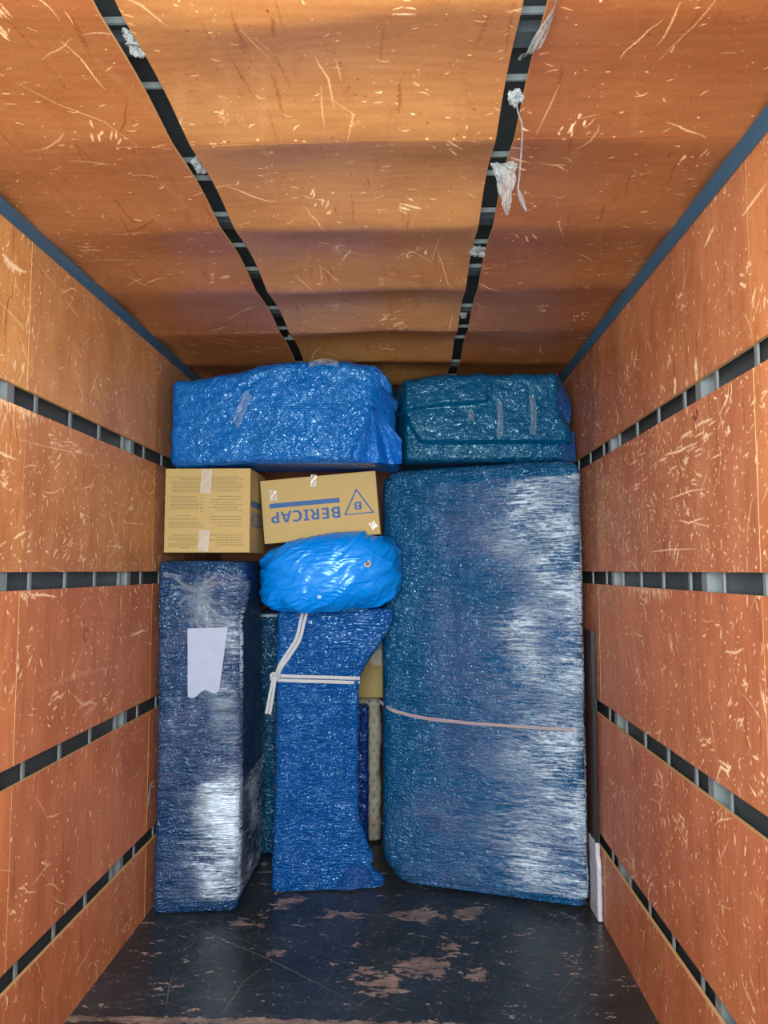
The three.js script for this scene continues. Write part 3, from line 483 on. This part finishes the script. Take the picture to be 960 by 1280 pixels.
{ // pale sack printed with currency signs, deep in the gap
  const c = document.createElement('canvas'); c.width = 512; c.height = 1024; const x = c.getContext('2d'), r = rng(17);
  x.fillStyle = '#9c9a8a'; x.fillRect(0, 0, 512, 1024);
  for (let i = 0; i < 26; i++) { x.fillStyle = `rgba(${120 + 40 * r()},${110 + 40 * r()},${100 + 30 * r()},0.35)`; x.save(); x.translate(r() * 512, r() * 1024); x.rotate(r() * 0.8 - 0.4); x.fillRect(-60, -26, 120, 52); x.restore(); }
  x.textAlign = 'center'; x.textBaseline = 'middle';
  for (let j = 0; j < 22; j++) for (let i = 0; i < 9; i++) { x.save(); x.translate(30 + i * 56 + (j % 2) * 28, 24 + j * 46); x.rotate(r() * 0.7 - 0.35); x.font = `bold ${28 + 12 * r()}px sans-serif`; x.fillStyle = `rgba(70,68,74,${0.5 + 0.4 * r()})`; x.fillText('€', 0, 0); x.restore(); }
  const tx = new THREE.CanvasTexture(c); tx.colorSpace = THREE.SRGBColorSpace; tx.wrapS = tx.wrapT = THREE.RepeatWrapping; tx.repeat.set(2, 1.1);
  const t = thing('printed_sack', 'pale soft sack printed with grey euro signs, deep in the gap by the largest parcel', 'sack', [-0.262, 0.002, -4.4]);
  const cr = crumple(9, 0.03, 1, 90);
  part('cloth', wrapGeo({ w: 0.21, h: 0.81, d: 0.26, r: 0.05, cell: 0.014, disp: (a, b, z, p, q) => Math.abs(q) > 0.5 ? 0 : cr(a, b, z) - 0.012, deform: (q) => { q.y = Math.max(0, q.y); } }), std({ map: tx, roughness: 0.8 }), t);
}
// ---------------------------------------------------------------- cardboard
function cardTex(draw, seed, w = 1024, h = 768) {
  const c = document.createElement('canvas'); c.width = w; c.height = h; const x = c.getContext('2d'), r = rng(seed);
  x.fillStyle = '#a8925a'; x.fillRect(0, 0, w, h);
  for (let i = 0; i < 500; i++) { x.fillStyle = r() < 0.5 ? 'rgba(120,88,40,0.035)' : 'rgba(240,215,150,0.035)'; x.fillRect(r() * w, r() * h, 30 + 120 * r(), 1 + 2 * r()); }
  draw?.(x, w, h, r);
  const t = new THREE.CanvasTexture(c); t.colorSpace = THREE.SRGBColorSpace; t.anisotropy = 8; return t;
}
const INK = '#2b568c';
const logoFace = (x, w, h) => { // print as it stands on the carton: upside down
  x.fillStyle = INK; x.strokeStyle = INK;
  x.fillRect(w * 0.065, h * 0.375, w * 0.61, h * 0.075);
  x.save(); x.translate(w * 0.375, h * 0.60); x.rotate(Math.PI); x.font = `bold ${h * 0.245}px sans-serif`; x.textAlign = 'center'; x.textBaseline = 'middle';
  const tw = x.measureText('BERICAP').width; x.scale((w * 0.62) / tw, 1); x.fillText('BERICAP', 0, 0); x.restore();
  x.lineWidth = h * 0.018; x.lineJoin = 'miter'; x.beginPath(); x.moveTo(w * 0.825, h * 0.27); x.lineTo(w * 0.955, h * 0.65); x.lineTo(w * 0.71, h * 0.65); x.closePath(); x.stroke();
  x.save(); x.translate(w * 0.829, h * 0.525); x.rotate(Math.PI); x.font = `bold ${h * 0.17}px sans-serif`; x.textAlign = 'center'; x.textBaseline = 'middle'; x.fillText('B', 0, 0); x.restore();
};
const printFace = (x, w, h, r) => { // two columns of fine print, too small to read
  x.fillStyle = 'rgba(74,66,44,0.46)';
  const block = (x0, x1, y0, n, step) => { for (let j = 0; j < n; j++) { const rag = r() * 0.3 * (x1 - x0); let q = x0 + (r() < 0.4 ? rag : 0); const end = x1 - (r() < 0.3 ? rag : 0); while (q < end) { const l = (0.012 + 0.03 * r()) * w; x.fillRect(q, y0 + j * step, Math.min(l, end - q), h * 0.0105); q += l + w * 0.008; } } };
  const s = h * 0.024;
  block(w * 0.08, w * 0.46, h * 0.1, 8, s); block(w * 0.55, w * 0.92, h * 0.1, 8, s); block(w * 0.06, w * 0.4, h * 0.33, 7, s); block(w * 0.41, w * 0.46, h * 0.35, 5, s * 1.6); block(w * 0.55, w * 0.9, h * 0.33, 3, s * 1.5); block(w * 0.52, w * 0.92, h * 0.43, 3, s * 1.4);
  block(w * 0.06, w * 0.4, h * 0.56, 3, s * 1.6); block(w * 0.04, w * 0.46, h * 0.66, 2, s * 1.4); block(w * 0.54, w * 0.9, h * 0.57, 4, s * 1.5); block(w * 0.05, w * 0.42, h * 0.79, 6, s * 1.1); block(w * 0.54, w * 0.92, h * 0.79, 5, s * 1.2); block(w * 0.2, w * 0.3, h * 0.94, 1, s);
};
const plainCard = std({ map: cardTex(null, 31, 512, 512), roughness: 0.75 });
const logoCard = std({ map: cardTex(logoFace, 33), roughness: 0.7 }), printCard = std({ map: cardTex(printFace, 35), roughness: 0.7 });
function carton(t, w, h, d, mats, bulge = 0.006) { // slightly bulged, soft-edged carton; base y = 0, front z = 0
  const g = new RoundedBoxGeometry(w, h, d, 3, 0.006), p = g.attributes.position, uv = g.attributes.uv, nr = g.attributes.normal;
  const b = new THREE.BoxGeometry(w, h, d, 16, 12, 12), q = b.attributes.position;
  for (let i = 0; i < q.count; i++) {
    const X = q.getX(i), Y = q.getY(i), Z = q.getZ(i), a = 2 * X / w, c = 2 * Y / h, e = 2 * Z / d;
    q.setXYZ(i, X + (Math.abs(a) > 0.99 ? Math.sign(a) * bulge * 0.3 * (1 - c * c) * (1 - e * e) : 0), Y + h / 2, Z - d / 2 + (e > 0.99 ? bulge * (1 - a * a) * (1 - c * c) : 0));
  }
  g.dispose(); b.computeVertexNormals(); part('carton', b, mats, t);
}
const tapePiece = (x, y, w, l, tilt = 0, zo = 0.003, wrapTop = 0) => sheet((u, v) => { const a = (u - 0.5) * w, b = (v - 0.5) * l; return [x + a * Math.cos(tilt) - b * Math.sin(tilt), y + b * Math.cos(tilt) + a * Math.sin(tilt), zo + 0.005 + 0.0015 * n3(x + u * 3, v * 5, 2)]; }, 8, 12);
const packTape = phys({ color: 0xc8c4b4, roughness: 0.2, transparent: true, opacity: 0.6, side: THREE.DoubleSide, clearcoat: 0.5 });
{
  const t = thing('cardboard_box', 'tan cardboard box covered in two columns of fine grey print, against the left wall', 'box', [-0.951, 1.634, -3.5]);
  carton(t, 0.404, 0.396, 0.36, [logoCard, plainCard, plainCard, plainCard, printCard, plainCard]);
  part('tape_strip', tapePiece(-0.006, 0.335, 0.05, 0.115, -0.06), packTape, t, 'shiny tape at the top edge');
  part('tape_strip', tapePiece(-0.012, 0.055, 0.05, 0.1, -0.06), packTape, t, 'shiny tape at the bottom edge');
}
{
  const t = thing('cardboard_box', 'tan cardboard box tilted, with upside-down blue lettering and triangle emblem, above the glossy bag', 'box', [-0.427, 1.704, -3.68]);
  t.rotation.z = 0.085;
  carton(t, 0.572, 0.312, 0.34, [plainCard, plainCard, plainCard, plainCard, logoCard, plainCard]);
  part('tape_strip', tapePiece(-0.02, 0.29, 0.028, 0.06, -0.1), packTape, t); part('tape_strip', tapePiece(-0.225, 0.235, 0.035, 0.055, 0.1), packTape, t); part('tape_strip', tapePiece(0.255, 0.045, 0.03, 0.035, 0.5), packTape, t);
  part('flap', box(-0.16, 0.27, 0.3125, 0.314, -0.2, -0.002), std({ color: 0x8a6a48, roughness: 0.8 }), t, 'folded flap on the top, its shade put into the darker brown');  // shaded cardboard, its darkness painted as a browner colour
}
{
  const t = thing('cardboard_box', 'small tan cardboard box with tape, deep in the gap on top of the printed sack', 'box', [-0.262, 0.82, -4.4]);
  carton(t, 0.21, 0.38, 0.26, plainCard, 0.003);
  part('tape_strip', tapePiece(0.07, 0.25, 0.06, 0.13, 0), packTape, t); part('seam_tape', box(0.0, 0.1, 0.2, 0.204, 0.0005, 0.003), packTape, t);
}
// ---------------------------------------------------------------- glossy blue bag
{
  const t = thing('plastic_bag', 'bulging glossy bright blue plastic bag squeezed between tilted box and strap-tied parcel', 'bag', [-0.393, 1.366, -3.8]);
  const g = new THREE.SphereGeometry(1, 220, 150), p = g.attributes.position, e = (a, k) => Math.sign(a) * Math.pow(Math.abs(a), k);
  for (let i = 0; i < p.count; i++) {
    const x = p.getX(i), y = p.getY(i), z = p.getZ(i), rr = Math.hypot(x, z), th = Math.atan2(z, x), f = Math.sign(y) * Math.acos(Math.min(1, rr));
    const cx = e(Math.cos(f), 0.55), sy = e(Math.sin(f), 0.75);
    let X = 0.35 * cx * e(Math.cos(th), 0.75), Y = 0.2 * sy, Z = 0.27 * cx * e(Math.sin(th), 0.8);
    // diagonal folds running from the upper right to the lower left, tight pleats at the left end
    const s = X * 0.80 + Y * 0.6, q = -X * 0.6 + Y * 0.8, wl = sstep(0.0, -0.3, X), wr = sstep(0.0, 0.33, X), wq = q + 0.05 * n3(X * 7, Y * 7, Z * 7);
    const f1 = n3(wq * 13, s * 3.2, Z * 2 + 4), f2 = n3(wq * 30, s * 6, Z * 4 + 9);
    const folds = 0.016 * fbm(X * 5, Y * 6, Z * 5 + 3, 2) + 0.013 * Math.max(0, 1 - Math.abs(f1) * 4) * (0.35 + n3(X * 4, Y * 4, 5)) + 0.006 * Math.max(0, 1 - Math.abs(f2) * 4) + wl * 0.010 * n3(Y * 26, X * 8, Z * 10) + wl * 0.005 * n3(Y * 60, X * 12, Z * 10) + wr * 0.010 * n3(q * 24, s * 6, Z * 8);
    const k = 1 + folds / 0.27; X *= k; Y *= k; Z *= k;
    Y += 0.17 + 0.03 * Math.sin((X + 0.1) * 4.5) - 0.01;
    const top = 1.676 - 1.366 + 0.085 * (X - 0.1) + 0.03, lim = lerp(top, 0.4, sstep(0.13, 0.19, Z)); if (Y > lim) Y = lim - 0.001;
    if (Z > 0.08) Y += 0.0; Y = Math.max(Y, 0.0005 - (Z > 0.12 ? 0.02 * sstep(0.12, 0.2, Z) : 0));
    Z = Math.max(Z, lerp(-0.27, -0.02, sstep(0.1, 0.22, X)));
    p.setXYZ(i, X, Y, Z);
  }
  g.computeVertexNormals();
  // close the seam of the sphere in the normals
  const nr = g.attributes.normal, m = new Map(); for (let pass = 0; pass < 2; pass++) for (let i = 0; i < p.count; i++) { const k = `${Math.round(p.getX(i) * 1e4)},${Math.round(p.getY(i) * 1e4)},${Math.round(p.getZ(i) * 1e4)}`; if (!pass) { const a = m.get(k) ?? [0, 0, 0]; a[0] += nr.getX(i); a[1] += nr.getY(i); a[2] += nr.getZ(i); m.set(k, a); } else { const a = m.get(k), l = Math.hypot(...a) || 1; nr.setXYZ(i, a[0] / l, a[1] / l, a[2] / l); } }
  part('bag_body', g, phys({ color: new THREE.Color().setRGB(0, 0.21, 0.72), roughness: 0.22, specularColor: new THREE.Color(0.6, 1, 1), ior: 1.6, bumpMap: foldBump, bumpScale: 0.006 }), t);
  const z = skinOf(g);
  const ring = new THREE.TorusGeometry(0.014, 0.004, 8, 24); ring.rotateX(-0.25); ring.translate(0.195, 0.215, z(0.195, 0.215) + 0.001);
  const hr = part('hole_rim', ring, std({ color: 0xb0b6b8, roughness: 0.5 }), t, 'pale torn rim of a small hole');
  const disc = new THREE.CircleGeometry(0.012, 20); disc.rotateX(-0.25); disc.translate(0.195, 0.215, z(0.195, 0.215) + 0.003);
  part('hole_filling', disc, std({ color: 0x6d6a52, roughness: 0.8 }), hr);
  const pl = new THREE.SphereGeometry(0.012, 12, 8); pl.scale(1, 0.8, 0.3); pl.translate(-0.03, 0.06, z(-0.03, 0.06) + 0.001); part('tape_patch', pl, std({ color: 0x8fb4dc, roughness: 0.4 }), t);
}
// ---------------------------------------------------------------- long parcel on top, left
{
  const w = 1.075, t = thing('wrapped_parcel', 'long royal blue bubble wrapped parcel lying across the tops of both front cardboard boxes', 'parcel', [-0.6, 2.049, -3.45]);
  const cr = crumple(8, 0.017, 1.1, 130);
  const spec = { w, h: 0.475, d: 0.39, r: 0.05, cell: 0.0095, disp: (x, y, z, a, b, c) => (b < -0.5 ? 0 : cr(x, y, z) - 0.004) + 0.012 * Math.max(0, c) * n3(x * 4, y * 4, 6),
    deform: (q) => {
      const u = q.x / w + 0.5, top = q.y / 0.475, k = sstep(0.86, 1.0, u);
      q.y *= lerp(0.865, 1.0, sstep(0.1, 0.6, u)) * (1 - 0.15 * sstep(0.9, 1.02, u)); q.y += 0.02 * Math.sin(Math.PI * u) * top; q.x = Math.max(q.x, -w / 2 - 0.002);
      q.z -= 0.1 * k * (1 - Math.abs(top - 0.25)) * sstep(-0.39, -0.1, q.z) + 0.02 * Math.pow(Math.abs(2 * u - 1), 2); q.x += 0.03 * k * Math.max(0, 0.45 - top) * 2 - 0.03 * k * Math.max(0, top - 0.5);
      q.y -= 0.013 * (1 - sstep(0.0, 0.4, u)) * (1 - top); } };
  const g = wrapGeo(spec), z = skinOf(g);
  part('bubble_wrap', g, W.royal, t);
  const flapM = phys({ color: 0x005ab0, roughness: 0.22, bumpMap: flapBump, bumpScale: 0.012, side: THREE.DoubleSide, specularColor: new THREE.Color(0.62, 0.95, 1.0) });
  part('end_flap', sheet((u, v) => { // fan of gathered wrap, apex up under the twist
    const a = lerp(-2.15, -0.85, u), q = v * (0.31 - 0.03 * Math.cos(u * 14)), x = 0.43 + Math.cos(a) * q * 0.85 + 0.03 * v, y = 0.27 + Math.sin(a) * q; return [Math.min(x, 0.565), Math.max(y, 0.0), z(Math.min(x, 0.5), Math.max(0.03, y), -0.15) * (u > 0.62 ? 1 - (u - 0.62) : 1) + 0.012 + 0.016 * Math.sin(u * 17) * v + 0.02 * v * (1 - u)]; }, 40, 24), flapM, t, 'folded end flap of wrap');
  part('end_flap', sheet((u, v) => { const x = 0.455 + 0.085 * u + 0.01 * v, y = 0.29 + v * 0.085 * (1 - 0.5 * u) - 0.03 * u; return [x, y, -0.05 - 0.05 * u + 0.03 * Math.sin(v * 3.1)]; }, 14, 12), flapM, t, 'twisted corner of wrap');
  part('tape_strip', sheet((u, v) => { const x = -0.235 + 0.04 * u + 0.06 * v, y = 0.18 + v * 0.15 + 0.012 * Math.sin(u * 5); return [x, y, z(x, y) + 0.005]; }, 8, 16), W.tape, t, 'pale strip added for bright creases on the front');  // strip added to stand in for bright creases of the wrap
  part('tape_strip', sheet((u, v) => { const x = 0.13 + 0.14 * u, y = 0.45 + 0.03 * v + 0.05 * u * (1 - u); return [x, y, z(x, Math.min(y, 0.46)) + 0.005]; }, 12, 6), W.tape, t, 'clear tape end at the top edge');
}
// ---------------------------------------------------------------- bundle on top, right
{
  const w = 0.9, t = thing('wrapped_parcel', 'teal bubble wrapped bundle with folded sheets and clear tape, lying on the largest parcel', 'parcel', [0.372, 2.092, -3.74]);
  const cr = crumple(8, 0.015, 1.1, 160);
  const foldTop = (x) => 0.30 + 0.02 * sstep(-0.1, 0.2, x) * (1 - sstep(0.0, 0.3, x)) - 0.02 * (1 - sstep(-0.4, -0.2, x)) + 0.045 * sstep(0.0, 0.1, x) * (1 - sstep(0.1, 0.2, x));
  const foldLow = (x) => 0.10 + 0.17 * (1 - sstep(-0.42, -0.3, x)) - 0.015 * x;
  const spec = { w, h: 0.47, d: 0.5, r: 0.055, cell: 0.0095, disp: (x, y, z, a, b, c) => (b < -0.5 ? 0 : cr(x, y, z) - 0.004) + (c > 0.3 ? c * (0.026 * sstep(-0.004, 0.004, y - foldTop(x)) * (1 - sstep(0.0, 0.06, x)) * (1 - 0.7 * sstep(0, 0.16, y - foldTop(x))) + 0.03 * sstep(-0.004, 0.004, y - foldLow(x)) * (1 - 0.75 * sstep(0, 0.25, y - foldLow(x)))) : 0),
    deform: (q) => { const u = q.x / w + 0.5, top = q.y / 0.47; q.y *= lerp(0.9, 1.0, sstep(0, 0.75, u)); q.y += 0.012 * Math.sin(u * 6) * top; q.z -= 0.12 * (1 - sstep(0, 0.08, u)) * sstep(-0.5, -0.2, q.z); q.x -= (0.01 * top + 0.05 * sstep(0.16, 0.26, q.y)) * sstep(0.75, 1, u); q.x = Math.min(q.x, 0.464); if (top < 0.02) q.y = Math.max(q.y, 0); } };
  const g = wrapGeo(spec), z = skinOf(g);
  part('bubble_wrap', g, W.teal, t);
  for (const [x, y0, y1] of [[0.075, 0.12, 0.3], [0.24, 0.13, 0.33], [-0.07, 0.2, 0.26]]) part('tape_strip', sheet((u, v) => { const a = x + (u - 0.5) * 0.03 + 0.008 * Math.sin(v * 3), b = lerp(y0, y1, v); return [a, b, z(a, b) + 0.004]; }, 6, 20), W.tape, t, 'strip of clear tape holding the fold');
  const flapM = phys({ color: 0x004a86, roughness: 0.24, bumpMap: flapBump, bumpScale: 0.01, side: THREE.DoubleSide });
  part('end_flap', sheet((u, v) => [0.37 + 0.085 * u * (0.45 + 0.55 * Math.sin(Math.PI * Math.min(1, 0.15 + v * 0.8))), 0.18 + 0.28 * v - 0.03 * u * v - 0.02 * u, -0.01 - 0.07 * u + 0.01 * Math.sin(v * 5)], 12, 20), flapM, t, 'upper folded end flap');
  part('end_flap', sheet((u, v) => [0.38 + 0.085 * u, 0.003 + 0.17 * v - 0.02 * u * v, 0.015 - 0.06 * u + 0.008 * Math.sin(v * 6)], 12, 16), flapM, t, 'lower folded end flap');
}
// ---------------------------------------------------------------- narrow board by the right wall
{
  const t = thing('narrow_board', 'tall narrow dark brown board upright between the largest parcel and right wall, foot wrapped white', 'board', [0.838, 0.002, -3.55]);
  part('board', box(-0.006, 0.006, 0.0, 1.27, -0.14, 0.03), std({ color: 0x3d241c, roughness: 0.45 }), t);
  part('edge_profile', box(-0.008, 0.0085, 0.26, 1.272, 0.03, 0.042), std({ color: 0x15171a, roughness: 0.4 }), t, 'black edge strip');
  const g = wrapGeo({ w: 0.022, h: 0.33, d: 0.15, r: 0.006, cell: 0.006, disp: (x, y, z, a, b) => b < -0.5 ? 0 : 0.003 * n3(x * 60, y * 30, z * 40), deform: (q) => { q.x = Math.min(q.x, 0.0105); q.y = Math.max(q.y, 0); q.z -= 0.02 * sstep(0.22, 0.3, q.y); } }); g.translate(0, 0, 0.075);
  part('white_wrapping', g, std({ color: 0xb4b8be, roughness: 0.5 }), t, 'crumpled white plastic round the foot');
}
// ---------------------------------------------------------------- torn film and string caught in the ceiling slots
function scrapBlob(r, sx, sy, sz, seed) {
  const g = new THREE.IcosahedronGeometry(r, 5), p = g.attributes.position;
  for (let i = 0; i < p.count; i++) { const x = p.getX(i) / r, y = p.getY(i) / r, z = p.getZ(i) / r, k = 1 + 0.8 * n3(x * 1.3 + seed, y * 1.3, z * 1.3) + 0.5 * n3(x * 2.9, y * 2.9 + seed, z * 2.9) + 0.25 * n3(x * 6, y * 6 + seed, z * 6); p.setXYZ(i, x * r * k * sx, y * r * k * sy, z * r * k * sz); }
  g.computeVertexNormals(); return g;
}
function scrap(label, pos, ...a) { const t = thing('film_scrap', label, 'plastic scrap', pos); part('crumpled_film', scrapBlob(...a), W.scrap, t); return t; }
scrap('crumpled clear film knotted on the first bar of the left ceiling slot, nearest the opening', [-0.562, H + 0.026, -1.46], 0.02, 1.1, 0.7, 1.5, 3);
scrap('small clear film tuft caught on the left ceiling slot, second from the opening', [-0.562, H + 0.026, -1.93], 0.018, 1.1, 0.8, 1.6, 7);
scrap('smallest clear film tuft far along the left ceiling slot, close above the long parcel', [-0.556, H + 0.03, -3.44], 0.013, 1, 0.8, 1.8, 19);
{
  const t = thing('film_scrap', 'pointed triangular scrap of crumpled clear film hanging from the right ceiling slot', 'plastic scrap', [0.255, H + 0.02, -1.93]);
  part('crumpled_film', sheet((u, v) => { const w = 0.032 * (1 - v) + 0.004; return [(u - 0.5) * 2 * w + 0.012 * v + 0.006 * n3(u * 5, v * 6, 1), -0.12 * v + 0.004 * n3(u * 6, v * 5, 4), -0.05 * v + 0.016 * n3(u * 4, v * 7, 9)]; }, 16, 22), W.scrap, t);
}
scrap('round crumpled film tuft in the right ceiling slot, further in than the triangular scrap', [0.236, H + 0.03, -2.52], 0.019, 1.2, 0.6, 1.5, 11);
scrap('tiny film tuft in the right ceiling slot, last before the teal bundle', [0.232, H + 0.03, -3.16], 0.014, 1.1, 0.7, 1.4, 23);
{
  const t = thing('film_strip', 'long twisted strip of clear film draped along the near end of the right ceiling slot', 'plastic strip', [0.27, H, -1.36]);
  part('film', sheet((u, v) => { const s = v, w = 0.013 + 0.01 * n3(v * 4, 1, 1); return [0.008 * Math.sin(s * 5) - 0.022 * s * s + (u - 0.5) * 2 * w * Math.cos(s * 4), -0.012 + 0.03 * sstep(0.75, 1, s) - 0.008 * n3(s * 6, u * 3, 2) + (u - 0.5) * w * Math.sin(s * 4), 0.12 - 0.28 * s + 0.004 * n3(u * 4, s * 9, 5)]; }, 10, 50), W.scrap, t);
}
{
  const t = thing('hanging_string', 'twisted white plastic string knotted to a bar and dangling below the right ceiling slot', 'string', [0.247, H, -1.66]);
  part('strand', tube([[0, 0.04, 0], [0.004, -0.01, 0.0], [0.014, -0.04, -0.004], [0.012, -0.1, -0.008], [0.006, -0.165, -0.002], [0.003, -0.2, 0], [0.012, -0.228, 0.002], [0.02, -0.25, 0.004]], 0.0022, 60, 6), W.scrap, t);
  const k = scrapBlob(0.016, 1.1, 0.9, 1.1, 31); k.translate(0, 0.02, 0); part('knot', k, W.scrap, t);
  part('frayed_end', sheet((u, v) => [0.004 + 0.016 * v + (u - 0.5) * 0.012 * Math.sin(Math.PI * Math.min(1, v + 0.15)), -0.2 - 0.055 * v, 0.003 * n3(u * 4, v * 4, 1)], 4, 14), W.scrap, t);
}
renderer.render(scene, camera);
